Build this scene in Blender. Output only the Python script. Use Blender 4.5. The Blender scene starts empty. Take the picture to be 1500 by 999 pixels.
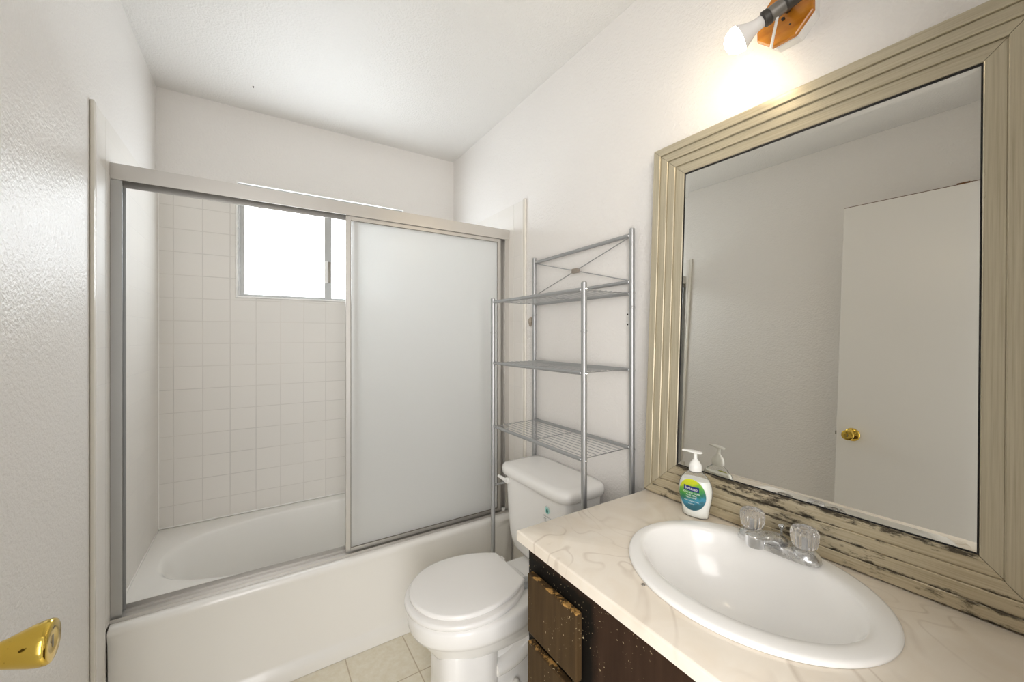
import bpy, bmesh, math, random
from mathutils import Vector, Matrix
random.seed(4)
S = bpy.context.scene
C = S.collection
PI = math.pi

# ------------------------------------------------------------ camera, light, exposure
cam_d = bpy.data.cameras.new('camera')
cam_d.sensor_width = 36.0
cam_d.lens = 36.0 * 579.15 / 1500.0
cam_d.shift_y = -7.4 / 1500.0
cam_d.clip_start = 0.01
cam = bpy.data.objects.new('camera', cam_d)
C.objects.link(cam)
cam.location = (0.0, 0.0, 1.315)
cam.rotation_euler = (PI / 2, 0, -0.57)
S.camera = cam

PANE_STRENGTH = 6.0
BULB_STRENGTH = 52.0
W = bpy.data.worlds.new('world')
S.world = W
W.use_nodes = True
W.node_tree.nodes['Background'].inputs[0].default_value = (0.93, 0.96, 1.0, 1)
W.node_tree.nodes['Background'].inputs[1].default_value = 0.6

def area(name, loc, rot, sx, sy, power, col):
    l = bpy.data.lights.new(name, 'AREA')
    l.shape = 'RECTANGLE'; l.size = sx; l.size_y = sy; l.energy = power; l.color = col
    o = bpy.data.objects.new(name, l); C.objects.link(o)
    o.location = loc; o.rotation_euler = rot
    return o
# added fill light beyond the doorway behind the camera, standing in for daylight
area('doorway_fill', (-0.60, -1.02, 1.30), (PI / 2, 0, -0.45), 1.45, 2.3, 66.0, (1.0, 0.972, 0.945))

S.view_settings.view_transform = 'Standard'
S.view_settings.look = 'None'
S.view_settings.gamma = 1.0
S.view_settings.use_curve_mapping = False
S.view_settings.exposure = 0.27
S.cycles.max_bounces = 14
S.cycles.diffuse_bounces = 8
S.cycles.glossy_bounces = 6
S.cycles.transmission_bounces = 12
S.cycles.transparent_max_bounces = 12
S.cycles.use_denoising = True
S.cycles.sample_clamp_indirect = 8.0

# ------------------------------------------------------------ materials
def new_mat(name):
    m = bpy.data.materials.new(name)
    m.use_nodes = True
    nt = m.node_tree
    return m, nt, nt.nodes['Principled BSDF']

def N(nt, t, **kw):
    n = nt.nodes.new(t)
    for k, v in kw.items():
        if k.startswith('i_'):
            n.inputs[k[2:].replace('_', ' ')].default_value = v
        else:
            setattr(n, k, v)
    return n

def L(nt, a, b):
    nt.links.new(a, b)

def plain(name, col, rough=0.5, metal=0.0, bump=None, coat=0.0, spec=0.5):
    m, nt, p = new_mat(name)
    p.inputs['Base Color'].default_value = (*col, 1)
    p.inputs['Roughness'].default_value = rough
    p.inputs['Metallic'].default_value = metal
    p.inputs['Coat Weight'].default_value = coat
    p.inputs['Specular IOR Level'].default_value = spec
    if bump:
        sc, st, dist = bump
        tc = N(nt, 'ShaderNodeTexCoord')
        nz = N(nt, 'ShaderNodeTexNoise', i_Scale=sc, i_Detail=3.0, i_Roughness=0.55)
        L(nt, tc.outputs['Object'], nz.inputs['Vector'])
        b = N(nt, 'ShaderNodeBump', i_Strength=st, i_Distance=dist)
        L(nt, nz.outputs['Fac'], b.inputs['Height'])
        L(nt, b.outputs['Normal'], p.inputs['Normal'])
    return m

def ramp(nt, src, stops):
    r = N(nt, 'ShaderNodeValToRGB')
    e = r.color_ramp.elements
    e[0].position, e[0].color = stops[0][0], (*stops[0][1], 1)
    e[1].position, e[1].color = stops[1][0], (*stops[1][1], 1)
    for pos, c in stops[2:]:
        x = e.new(pos); x.color = (*c, 1)
    L(nt, src, r.inputs['Fac'])
    return r

def mixc(nt, fac, a, b, mode='MIX'):
    mx = N(nt, 'ShaderNodeMix', data_type='RGBA', blend_type=mode)
    for s, i in ((fac, 0), (a, 6), (b, 7)):
        if hasattr(s, 'links'):
            L(nt, s, mx.inputs[i])
        else:
            mx.inputs[i].default_value = s if i == 0 else (*s, 1)
    return mx.outputs[2]

def math_n(nt, op, a, b=None, clamp=False):
    m = N(nt, 'ShaderNodeMath', operation=op, use_clamp=clamp)
    for i, s in enumerate((a, b)):
        if s is None: continue
        if hasattr(s, 'links'): L(nt, s, m.inputs[i])
        else: m.inputs[i].default_value = s
    return m.outputs[0]

M = {}
M['wall'] = plain('wall_paint', (0.81, 0.785, 0.757), 0.33, bump=(110.0, 0.7, 0.0042))
M['ceiling'] = plain('ceiling_paint', (0.80, 0.785, 0.76), 0.40, bump=(110.0, 0.75, 0.005))
M['gloss_white'] = plain('glossy_white_paint', (0.80, 0.78, 0.745), 0.3, bump=(40.0, 0.08, 0.002))
M['enamel'] = plain('white_enamel', (0.88, 0.865, 0.83), 0.2, coat=0.2)
M['china'] = plain('white_china', (0.92, 0.91, 0.89), 0.17, coat=0.0)
M['lidplastic'] = plain('white_seat_plastic', (0.93, 0.915, 0.895), 0.25)
M['strip'] = plain('cream_glazed_strip', (0.77, 0.735, 0.66), 0.2)
M['alu_window'] = plain('grey_window_aluminium', (0.46, 0.46, 0.45), 0.45, 0.3)
M['caulk'] = plain('white_caulk', (0.90, 0.885, 0.85), 0.5)
M['greyplastic'] = plain('grey_hinge_plastic', (0.42, 0.43, 0.43), 0.4)
M['alu'] = plain('brushed_aluminium', (0.64, 0.62, 0.59), 0.38, 0.85)
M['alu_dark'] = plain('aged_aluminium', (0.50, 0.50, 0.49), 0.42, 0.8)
M['rack'] = plain('grey_rack_metal', (0.42, 0.425, 0.43), 0.38, 0.75, bump=(300.0, 0.1, 0.0005))
M['bracket'] = plain('tarnished_bracket', (0.38, 0.33, 0.28), 0.5, 0.6)
M['black'] = plain('black_gap', (0.012, 0.011, 0.01), 0.7)
M['brass'] = None
M['latch'] = plain('dull_latch_steel', (0.25, 0.23, 0.2), 0.4, 0.8)
M['socket'] = plain('dark_socket', (0.060, 0.054, 0.047), 0.45, 0.4)
M['socket_mid'] = plain('grey_socket_band', (0.20, 0.185, 0.165), 0.4, 0.5)
M['whiteplastic'] = plain('white_plastic', (0.84, 0.83, 0.80), 0.35)
M['bulbbase'] = plain('bulb_collar_plastic', (0.78, 0.75, 0.72), 0.4)
M['chromelite'] = plain('chrome', (0.72, 0.73, 0.75), 0.1, 1.0)
M['rust'] = plain('rusty_stub', (0.42, 0.36, 0.29), 0.7, bump=(200.0, 0.5, 0.002))
M['rawwood'] = plain('raw_wood_gap', (0.17, 0.08, 0.03), 0.8)
M['dark_print'] = plain('grey_print', (0.20, 0.22, 0.21), 0.6)
M['teal_print'] = plain('teal_print', (0.0, 0.16, 0.13), 0.5)
M['aqua_print'] = plain('pale_aqua_print', (0.42, 0.74, 0.70), 0.5)
M['navy'] = plain('navy_banner', (0.008, 0.018, 0.16), 0.4)
M['white_print'] = plain('white_print', (0.92, 0.94, 0.90), 0.5)
M['pump'] = plain('white_pump_plastic', (0.86, 0.86, 0.83), 0.3)

def make_emit(name, col, strength, rough=0.3):
    m, nt, p = new_mat(name)
    p.inputs['Base Color'].default_value = (0.8, 0.8, 0.8, 1)
    p.inputs['Roughness'].default_value = rough
    p.inputs['Emission Color'].default_value = (*col, 1)
    p.inputs['Emission Strength'].default_value = strength
    return m
M['pane'] = make_emit('daylit_frosted_pane', (0.87, 0.94, 1.0), PANE_STRENGTH)
M['bulb'] = make_emit('lit_bulb_dome', (1.0, 0.83, 0.58), BULB_STRENGTH)

# tile: real square grid in world metres
def tile_mat(name, axis, origin, faint=0.0):
    m, nt, p = new_mat(name)
    geo = N(nt, 'ShaderNodeNewGeometry')
    sep = N(nt, 'ShaderNodeSeparateXYZ'); L(nt, geo.outputs['Position'], sep.inputs[0])
    pitch = 0.1106
    def line(src, o):
        u = math_n(nt, 'DIVIDE', math_n(nt, 'SUBTRACT', src, o), pitch)
        f = math_n(nt, 'FRACT', math_n(nt, 'ADD', u, 50.0))
        d = math_n(nt, 'MINIMUM', f, math_n(nt, 'SUBTRACT', 1.0, f))
        return d, math_n(nt, 'FLOOR', math_n(nt, 'ADD', u, 50.0))
    d1, c1 = line(sep.outputs[axis], origin)
    d2, c2 = line(sep.outputs[2], 0.503)
    d = math_n(nt, 'MINIMUM', d1, d2)
    mr = N(nt, 'ShaderNodeMapRange', i_From_Min=0.008, i_From_Max=0.024)
    L(nt, d, mr.inputs['Value'])
    comb = N(nt, 'ShaderNodeCombineXYZ'); L(nt, c1, comb.inputs[0]); L(nt, c2, comb.inputs[1])
    wn = N(nt, 'ShaderNodeTexWhiteNoise', noise_dimensions='2D'); L(nt, comb.outputs[0], wn.inputs['Vector'])
    tone = ramp(nt, wn.outputs['Value'], [(0.0, (0.760, 0.733, 0.692)), (1.0, (0.782, 0.753, 0.711))])
    nz = N(nt, 'ShaderNodeTexNoise', i_Scale=3.0, i_Detail=3.0); L(nt, geo.outputs['Position'], nz.inputs['Vector'])
    grout = ramp(nt, nz.outputs['Fac'], [(0.3, (0.745, 0.71, 0.66)), (0.62, (0.635, 0.61, 0.575))])
    L(nt, mixc(nt, mr.outputs[0], mixc(nt, faint, grout.outputs[0], (0.78, 0.755, 0.72)), tone.outputs[0]), p.inputs['Base Color'])
    p.inputs['Roughness'].default_value = 0.38
    p.inputs['Specular IOR Level'].default_value = 0.3
    b = N(nt, 'ShaderNodeBump', i_Strength=0.35 * (1 - faint * .6), i_Distance=0.0015)
    L(nt, mr.outputs[0], b.inputs['Height']); L(nt, b.outputs[0], p.inputs['Normal'])
    return m
M['tile_back'] = tile_mat('white_wall_tile_back', 0, -0.343)
M['tile_side'] = tile_mat('white_wall_tile_side', 1, 1.645, 0.75)

def floor_mat():
    m, nt, p = new_mat('cream_vinyl_floor')
    geo = N(nt, 'ShaderNodeNewGeometry')
    sep = N(nt, 'ShaderNodeSeparateXYZ'); L(nt, geo.outputs['Position'], sep.inputs[0])
    def line(src, o):
        f = math_n(nt, 'FRACT', math_n(nt, 'ADD', math_n(nt, 'DIVIDE', math_n(nt, 'SUBTRACT', src, o), 0.234), 50.0))
        return math_n(nt, 'MINIMUM', f, math_n(nt, 'SUBTRACT', 1.0, f))
    d = math_n(nt, 'MINIMUM', line(sep.outputs[0], 0.297), line(sep.outputs[1], 1.50))
    mr = N(nt, 'ShaderNodeMapRange', i_From_Min=0.004, i_From_Max=0.013); L(nt, d, mr.inputs['Value'])
    nz = N(nt, 'ShaderNodeTexNoise', i_Scale=38.0, i_Detail=6.0, i_Roughness=0.7); L(nt, geo.outputs['Position'], nz.inputs['Vector'])
    body = ramp(nt, nz.outputs['Fac'], [(0.35, (0.80, 0.735, 0.58)), (0.65, (0.88, 0.835, 0.71))])
    n2 = N(nt, 'ShaderNodeTexNoise', i_Scale=4.0, i_Detail=3.0); L(nt, geo.outputs['Position'], n2.inputs['Vector'])
    st = ramp(nt, n2.outputs['Fac'], [(0.56, (0, 0, 0)), (0.70, (0.5, 0.5, 0.5))])
    stained = mixc(nt, st.outputs[0], body.outputs[0], (0.70, 0.56, 0.33))
    L(nt, mixc(nt, mr.outputs[0], (0.55, 0.46, 0.32), stained), p.inputs['Base Color'])
    p.inputs['Roughness'].default_value = 0.32
    return m
M['floor'] = floor_mat()

def frosted():
    m, nt, p = new_mat('obscure_shower_glass')
    out = nt.nodes['Material Output']
    tr = N(nt, 'ShaderNodeBsdfTranslucent'); tr.inputs[0].default_value = (0.985, 0.985, 0.98, 1)
    rf = N(nt, 'ShaderNodeBsdfRefraction'); rf.inputs['Color'].default_value = (0.985, 0.99, 0.985, 1)
    rf.inputs['Roughness'].default_value = 0.4; rf.inputs['IOR'].default_value = 1.2
    gl = N(nt, 'ShaderNodeBsdfGlossy'); gl.inputs['Roughness'].default_value = 0.28
    df = N(nt, 'ShaderNodeBsdfDiffuse'); df.inputs[0].default_value = (0.86, 0.86, 0.845, 1)
    tc = N(nt, 'ShaderNodeTexCoord')
    nz = N(nt, 'ShaderNodeTexNoise', i_Scale=160.0, i_Detail=2.0); L(nt, tc.outputs['Object'], nz.inputs['Vector'])
    b = N(nt, 'ShaderNodeBump', i_Strength=0.25, i_Distance=0.002); L(nt, nz.outputs['Fac'], b.inputs['Height'])
    for s in (rf, gl): L(nt, b.outputs[0], s.inputs['Normal'])
    m1 = N(nt, 'ShaderNodeMixShader'); m1.inputs[0].default_value = 0.45
    L(nt, tr.outputs[0], m1.inputs[1]); L(nt, rf.outputs[0], m1.inputs[2])
    m2 = N(nt, 'ShaderNodeMixShader'); m2.inputs[0].default_value = 0.30
    L(nt, m1.outputs[0], m2.inputs[1]); L(nt, df.outputs[0], m2.inputs[2])
    m3 = N(nt, 'ShaderNodeMixShader'); m3.inputs[0].default_value = 0.05
    L(nt, m2.outputs[0], m3.inputs[1]); L(nt, gl.outputs[0], m3.inputs[2])
    L(nt, m3.outputs[0], out.inputs['Surface'])
    return m
M['frosted'] = frosted()

def clear(name, tint, fac, rough=0.06, milk=0.0):
    m, nt, p = new_mat(name)
    out = nt.nodes['Material Output']
    t = N(nt, 'ShaderNodeBsdfTransparent'); t.inputs[0].default_value = (*tint, 1)
    g = N(nt, 'ShaderNodeBsdfGlossy'); g.inputs['Roughness'].default_value = rough
    d = N(nt, 'ShaderNodeBsdfDiffuse'); d.inputs[0].default_value = (0.96, 0.94, 0.91, 1)
    lw = N(nt, 'ShaderNodeLayerWeight'); lw.inputs[0].default_value = fac
    a = N(nt, 'ShaderNodeMixShader'); L(nt, lw.outputs['Fresnel'], a.inputs[0])
    L(nt, t.outputs[0], a.inputs[1]); L(nt, g.outputs[0], a.inputs[2])
    b = N(nt, 'ShaderNodeMixShader'); b.inputs[0].default_value = milk
    L(nt, a.outputs[0], b.inputs[1]); L(nt, d.outputs[0], b.inputs[2])
    L(nt, b.outputs[0], out.inputs['Surface'])
    return m
M['clear_bottle'] = clear('clear_bottle_plastic', (0.985, 0.99, 0.985), 0.10, 0.08, 0.12)
def acrylic():
    m, nt, p = new_mat('clear_acrylic')
    p.inputs['Base Color'].default_value = (0.99, 0.975, 0.96, 1)
    p.inputs['Roughness'].default_value = 0.04
    p.inputs['IOR'].default_value = 1.45
    p.inputs['Transmission Weight'].default_value = 0.86
    return m
M['acrylic'] = acrylic()

def liquid():
    m, nt, p = new_mat('milky_hand_soap')
    p.inputs['Base Color'].default_value = (0.93, 0.945, 0.91, 1)
    p.inputs['Roughness'].default_value = 0.2
    p.inputs['Subsurface Weight'].default_value = 0.0
    p.inputs['Subsurface Radius'].default_value = (0.01, 0.01, 0.01)
    return m
M['liquid'] = liquid()

def marble():
    m, nt, p = new_mat('cream_cultured_marble')
    geo = N(nt, 'ShaderNodeNewGeometry')
    mp = N(nt, 'ShaderNodeMapping'); mp.inputs['Rotation'].default_value = (0, 0, 0.28); L(nt, geo.outputs['Position'], mp.inputs[0])
    mp.inputs['Scale'].default_value = (1.15, 0.8, 1)
    n1 = N(nt, 'ShaderNodeTexNoise', i_Scale=2.3, i_Detail=1.6, i_Roughness=0.45, i_Distortion=2.2); L(nt, mp.outputs[0], n1.inputs['Vector'])
    fr_ = math_n(nt, 'FRACT', math_n(nt, 'MULTIPLY', n1.outputs['Fac'], 8.0))
    a = math_n(nt, 'ABSOLUTE', math_n(nt, 'SUBTRACT', fr_, 0.5))
    v1 = ramp(nt, a, [(0.0, (0.62, 0.62, 0.62)), (0.14, (0, 0, 0)), (0.05, (0.42, 0.42, 0.42))])
    n3 = N(nt, 'ShaderNodeTexNoise', i_Scale=5.0, i_Detail=3.0); L(nt, geo.outputs['Position'], n3.inputs['Vector'])
    g3 = ramp(nt, n3.outputs['Fac'], [(0.42, (0, 0, 0)), (0.60, (1, 1, 1))])
    vf = math_n(nt, 'MULTIPLY', v1.outputs[0], g3.outputs[0])
    n2 = N(nt, 'ShaderNodeTexNoise', i_Scale=7.0, i_Detail=4.0, i_Distortion=1.5); L(nt, geo.outputs['Position'], n2.inputs['Vector'])
    base = ramp(nt, n2.outputs['Fac'], [(0.3, (0.80, 0.715, 0.60)), (0.7, (0.86, 0.795, 0.70))])
    L(nt, mixc(nt, vf, base.outputs[0], (0.58, 0.49, 0.40)), p.inputs['Base Color'])
    p.inputs['Roughness'].default_value = 0.22
    return m
M['marble'] = marble()

def worn_wood(name, base, base2, spots, edge=None, smudge=None):
    """dark painted wood: grain, pale flecks, rubbed edges (object space), black smears"""
    m, nt, p = new_mat(name)
    tc = N(nt, 'ShaderNodeTexCoord')
    geo = N(nt, 'ShaderNodeNewGeometry')
    mp = N(nt, 'ShaderNodeMapping'); mp.inputs['Scale'].default_value = (60, 60, 5); L(nt, geo.outputs['Position'], mp.inputs[0])
    g = N(nt, 'ShaderNodeTexNoise', i_Scale=1.0, i_Detail=4.0); L(nt, mp.outputs[0], g.inputs['Vector'])
    col = ramp(nt, g.outputs['Fac'], [(0.3, base), (0.7, base2)]).outputs[0]
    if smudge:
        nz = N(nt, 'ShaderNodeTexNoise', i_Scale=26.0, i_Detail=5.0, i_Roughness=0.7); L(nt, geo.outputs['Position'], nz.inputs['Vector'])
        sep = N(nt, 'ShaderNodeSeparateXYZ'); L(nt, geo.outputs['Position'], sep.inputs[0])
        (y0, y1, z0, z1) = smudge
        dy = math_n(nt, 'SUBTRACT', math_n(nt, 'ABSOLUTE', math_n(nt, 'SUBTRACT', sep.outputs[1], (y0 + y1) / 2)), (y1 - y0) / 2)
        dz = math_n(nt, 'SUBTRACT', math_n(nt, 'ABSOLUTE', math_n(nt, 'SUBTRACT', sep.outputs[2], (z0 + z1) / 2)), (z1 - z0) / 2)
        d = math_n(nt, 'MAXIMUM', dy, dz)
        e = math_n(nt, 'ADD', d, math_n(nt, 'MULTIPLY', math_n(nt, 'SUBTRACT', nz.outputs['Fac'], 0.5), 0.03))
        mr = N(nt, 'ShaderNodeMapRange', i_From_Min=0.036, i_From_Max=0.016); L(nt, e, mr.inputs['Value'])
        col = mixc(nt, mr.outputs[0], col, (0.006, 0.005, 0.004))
    s1 = N(nt, 'ShaderNodeTexNoise', i_Scale=150.0, i_Detail=2.0, i_Roughness=0.6); L(nt, geo.outputs['Position'], s1.inputs['Vector'])
    sf = ramp(nt, s1.outputs['Fac'], [(spots, (0, 0, 0)), (spots + 0.03, (1, 1, 1))])
    s2 = N(nt, 'ShaderNodeTexNoise', i_Scale=14.0, i_Detail=2.0); L(nt, geo.outputs['Position'], s2.inputs['Vector'])
    sm = ramp(nt, s2.outputs['Fac'], [(0.45, (0, 0, 0)), (0.6, (1, 1, 1))])
    fl = math_n(nt, 'MULTIPLY', sf.outputs[0], sm.outputs[0])
    col = mixc(nt, fl, col, (0.50, 0.40, 0.24))
    if edge:
        sep2 = N(nt, 'ShaderNodeSeparateXYZ'); L(nt, tc.outputs['Generated'], sep2.inputs[0])
        nz2 = N(nt, 'ShaderNodeTexNoise', i_Scale=30.0, i_Detail=4.0, i_Roughness=0.75); L(nt, geo.outputs['Position'], nz2.inputs['Vector'])
        zz = math_n(nt, 'MINIMUM', math_n(nt, 'SUBTRACT', 1.0, sep2.outputs[2]), math_n(nt, 'MULTIPLY', sep2.outputs[2], 1.6))
        ee = math_n(nt, 'ADD', zz, math_n(nt, 'MULTIPLY', math_n(nt, 'SUBTRACT', nz2.outputs['Fac'], 0.53), 0.20))
        mr2 = N(nt, 'ShaderNodeMapRange', i_From_Min=-0.004, i_From_Max=-0.018); L(nt, ee, mr2.inputs['Value'])
        col = mixc(nt, mr2.outputs[0], col, (0.46, 0.26, 0.08))
    L(nt, col, p.inputs['Base Color'])
    p.inputs['Roughness'].default_value = 0.55
    p.inputs['Specular IOR Level'].default_value = 0.12
    return m
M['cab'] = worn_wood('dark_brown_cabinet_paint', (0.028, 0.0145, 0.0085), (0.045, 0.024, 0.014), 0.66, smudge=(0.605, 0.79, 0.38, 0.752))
M['drawer'] = worn_wood('worn_brown_drawer_paint', (0.052, 0.031, 0.013), (0.078, 0.047, 0.021), 0.67, edge=True)

def frame_mat(name, dirt, tones=((0.43, 0.375, 0.265), (0.53, 0.475, 0.35), (0.595, 0.54, 0.41))):
    m, nt, p = new_mat(name)
    uv = N(nt, 'ShaderNodeUVMap')
    mp = N(nt, 'ShaderNodeMapping'); mp.inputs['Scale'].default_value = (5.0, 260.0, 1); L(nt, uv.outputs[0], mp.inputs[0])
    g = N(nt, 'ShaderNodeTexNoise', i_Scale=1.0, i_Detail=4.0, i_Roughness=0.6); L(nt, mp.outputs[0], g.inputs['Vector'])
    col = ramp(nt, g.outputs['Fac'], [(0.28, tones[0]), (0.52, tones[1]), (0.74, tones[2])]).outputs[0]
    mp2 = N(nt, 'ShaderNodeMapping'); mp2.inputs['Scale'].default_value = (16.0, 44.0, 1); L(nt, uv.outputs[0], mp2.inputs[0])
    s = N(nt, 'ShaderNodeTexNoise', i_Scale=1.6, i_Detail=6.0, i_Roughness=0.72); L(nt, mp2.outputs[0], s.inputs['Vector'])
    mp3 = N(nt, 'ShaderNodeMapping'); mp3.inputs['Scale'].default_value = (3.5, 14.0, 1); L(nt, uv.outputs[0], mp3.inputs[0])
    s3 = N(nt, 'ShaderNodeTexNoise', i_Scale=1.0, i_Detail=2.0); L(nt, mp3.outputs[0], s3.inputs['Vector'])
    both = math_n(nt, 'ADD', math_n(nt, 'MULTIPLY', s.outputs['Fac'], 0.62), math_n(nt, 'MULTIPLY', s3.outputs['Fac'], 0.38))
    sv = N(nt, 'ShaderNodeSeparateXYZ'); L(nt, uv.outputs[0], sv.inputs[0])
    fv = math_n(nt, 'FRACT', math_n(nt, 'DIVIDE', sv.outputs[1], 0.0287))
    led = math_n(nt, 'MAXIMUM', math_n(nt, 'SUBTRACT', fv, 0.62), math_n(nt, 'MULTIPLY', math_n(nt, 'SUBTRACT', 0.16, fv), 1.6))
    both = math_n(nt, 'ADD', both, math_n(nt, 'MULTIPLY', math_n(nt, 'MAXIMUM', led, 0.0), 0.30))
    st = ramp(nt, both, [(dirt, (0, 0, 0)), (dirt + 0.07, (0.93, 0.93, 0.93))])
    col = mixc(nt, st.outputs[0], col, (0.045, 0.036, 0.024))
    L(nt, col, p.inputs['Base Color'])
    p.inputs['Metallic'].default_value = 0.45
    p.inputs['Roughness'].default_value = 0.36
    return m
M['frame'] = frame_mat('champagne_frame', 0.70)
M['frame_worn'] = frame_mat('champagne_frame_worn', 0.555, ((0.43, 0.36, 0.235), (0.56, 0.485, 0.34), (0.64, 0.575, 0.44)))

def mirror_mat():
    m, nt, p = new_mat('mirror_glass')
    p.inputs['Base Color'].default_value = (0.74, 0.73, 0.685, 1)
    p.inputs['Metallic'].default_value = 1.0
    p.inputs['Roughness'].default_value = 0.0
    return m
M['mirror'] = mirror_mat()

def brass_mat():
    m, nt, p = new_mat('spotted_polished_brass')
    tc = N(nt, 'ShaderNodeTexCoord')
    n = N(nt, 'ShaderNodeTexNoise', i_Scale=95.0, i_Detail=2.0); L(nt, tc.outputs['Object'], n.inputs['Vector'])
    c = ramp(nt, n.outputs['Fac'], [(0.66, (0.74, 0.52, 0.10)), (0.70, (0.10, 0.06, 0.01))])
    L(nt, c.outputs[0], p.inputs['Base Color'])
    p.inputs['Metallic'].default_value = 1.0; p.inputs['Roughness'].default_value = 0.12
    return m
M['brass'] = brass_mat()

def scuffed_chrome():
    m, nt, p = new_mat('limescaled_chrome')
    tc = N(nt, 'ShaderNodeTexCoord')
    n = N(nt, 'ShaderNodeTexNoise', i_Scale=45.0, i_Detail=6.0, i_Roughness=0.7, i_Distortion=0.6); L(nt, tc.outputs['Object'], n.inputs['Vector'])
    c = ramp(nt, n.outputs['Fac'], [(0.35, (0.50, 0.50, 0.50)), (0.65, (0.72, 0.72, 0.71))])
    L(nt, c.outputs[0], p.inputs['Base Color'])
    r = ramp(nt, n.outputs['Fac'], [(0.35, (0.16,) * 3), (0.65, (0.42,) * 3)])
    L(nt, r.outputs[0], p.inputs['Roughness'])
    p.inputs['Metallic'].default_value = 0.85
    return m
M['chrome'] = scuffed_chrome()

def amber():
    m, nt, p = new_mat('amber_varnished_wood')
    tc = N(nt, 'ShaderNodeTexCoord')
    mp = N(nt, 'ShaderNodeMapping'); mp.inputs['Scale'].default_value = (30, 12, 60); L(nt, tc.outputs['Object'], mp.inputs[0])
    n = N(nt, 'ShaderNodeTexNoise', i_Scale=1.0, i_Detail=4.0); L(nt, mp.outputs[0], n.inputs['Vector'])
    c = ramp(nt, n.outputs['Fac'], [(0.3, (0.40, 0.135, 0.010)), (0.7, (0.56, 0.22, 0.02))])
    L(nt, c.outputs[0], p.inputs['Base Color'])
    p.inputs['Roughness'].default_value = 0.25
    return m
M['amber'] = amber()

def soap_label():
    m, nt, p = new_mat('soap_label_print')
    uv = N(nt, 'ShaderNodeUVMap')
    sep = N(nt, 'ShaderNodeSeparateXYZ'); L(nt, uv.outputs[0], sep.inputs[0])
    nz = N(nt, 'ShaderNodeTexNoise', i_Scale=6.0, i_Detail=5.0, i_Distortion=1.5); L(nt, uv.outputs[0], nz.inputs['Vector'])
    t = math_n(nt, 'ADD', math_n(nt, 'SUBTRACT', math_n(nt, 'MULTIPLY', sep.outputs[1], 1.0), math_n(nt, 'MULTIPLY', sep.outputs[0], 0.28)),
               math_n(nt, 'MULTIPLY', math_n(nt, 'SUBTRACT', nz.outputs['Fac'], 0.5), 0.30))
    c = ramp(nt, t, [(0.0, (0.03, 0.13, 0.17)), (0.14, (0.05, 0.28, 0.42)), (0.30, (0.02, 0.17, 0.10)), (0.44, (0.05, 0.30, 0.05)),
                     (0.60, (0.16, 0.42, 0.04)), (0.72, (0.55, 0.60, 0.02)), (0.86, (0.62, 0.66, 0.02))])
    L(nt, c.outputs[0], p.inputs['Base Color'])
    p.inputs['Roughness'].default_value = 0.35
    return m
M['label'] = soap_label()

# ------------------------------------------------------------ object helpers
def obj(name, bm, mat, parent=None, smooth=True, angle=35):
    bmesh.ops.remove_doubles(bm, verts=bm.verts, dist=1e-6)
    bmesh.ops.recalc_face_normals(bm, faces=bm.faces)
    base = Vector((0, 0, 0))
    p = parent
    while p is not None:
        base += p.location; p = p.parent
    if parent is None:
        xs = [v.co for v in bm.verts]
        base = Vector(((min(v.x for v in xs) + max(v.x for v in xs)) / 2, (min(v.y for v in xs) + max(v.y for v in xs)) / 2, min(v.z for v in xs)))
    bmesh.ops.translate(bm, verts=bm.verts, vec=-base)
    me = bpy.data.meshes.new(name)
    bm.to_mesh(me); bm.free()
    me.materials.append(M[mat] if isinstance(mat, str) else mat)
    if smooth:
        for f in me.polygons: f.use_smooth = True
        me.set_sharp_from_angle(angle=math.radians(angle))
    o = bpy.data.objects.new(name, me); C.objects.link(o)
    if parent is not None: o.parent = parent
    else: o.location = base
    return o

def thing(name, label, cat, loc, group=None, kind=None):
    o = bpy.data.objects.new(name, None); C.objects.link(o)
    o.empty_display_size = 0.05
    o.location = loc
    if label: o['label'] = label
    if cat: o['category'] = cat
    if group: o['group'] = group
    if kind: o['kind'] = kind
    return o

def tag(o, label, cat, group=None):
    o['label'] = label; o['category'] = cat
    if group: o['group'] = group
    return o

def struct(name, bm, mat, label=None, **kw):
    o = obj(name, bm, mat, **kw); o['kind'] = 'structure'
    if label: o['label'] = label
    return o

def NB(): return bmesh.new()

def box(bm, x0, x1, y0, y1, z0, z1, bev=0.0, seg=2):
    t = bmesh.new()
    bmesh.ops.create_cube(t, size=1.0)
    for v in t.verts:
        v.co = Vector((x0 + (v.co.x + .5) * (x1 - x0), y0 + (v.co.y + .5) * (y1 - y0), z0 + (v.co.z + .5) * (z1 - z0)))
    if bev > 0:
        bmesh.ops.bevel(t, geom=list(t.edges), offset=bev, segments=seg, affect='EDGES', profile=0.5)
    return merge(bm, t)

def merge(bm, t):
    me = bpy.data.meshes.new('tmp'); t.to_mesh(me); t.free()
    bm.from_mesh(me); bpy.data.meshes.remove(me)
    return bm

def loft(bm, rings, cap0=True, cap1=True, closed=True):
    vs = [[bm.verts.new(Vector(p)) for p in r] for r in rings]
    n = len(vs[0])
    for a, b in zip(vs[:-1], vs[1:]):
        for i in range(n if closed else n - 1):
            j = (i + 1) % n
            bm.faces.new((a[i], a[j], b[j], b[i]))
    if cap0: bm.faces.new(list(reversed(vs[0])))
    if cap1: bm.faces.new(vs[-1])
    return vs

def frame_axes(d):
    d = Vector(d).normalized()
    u = Vector((0, 0, 1)) if abs(d.z) < 0.9 else Vector((1, 0, 0))
    a = d.cross(u).normalized(); b = d.cross(a).normalized()
    return d, a, b

def lathe(bm, origin, axis, prof, n=32):
    """prof: (distance along axis, radius) list"""
    d, a, b = frame_axes(axis); o = Vector(origin)
    rings = [[o + d * t + (a * math.cos(2 * PI * k / n) + b * math.sin(2 * PI * k / n)) * max(r, 1e-4) for k in range(n)] for t, r in prof]
    loft(bm, rings); return bm

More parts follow.
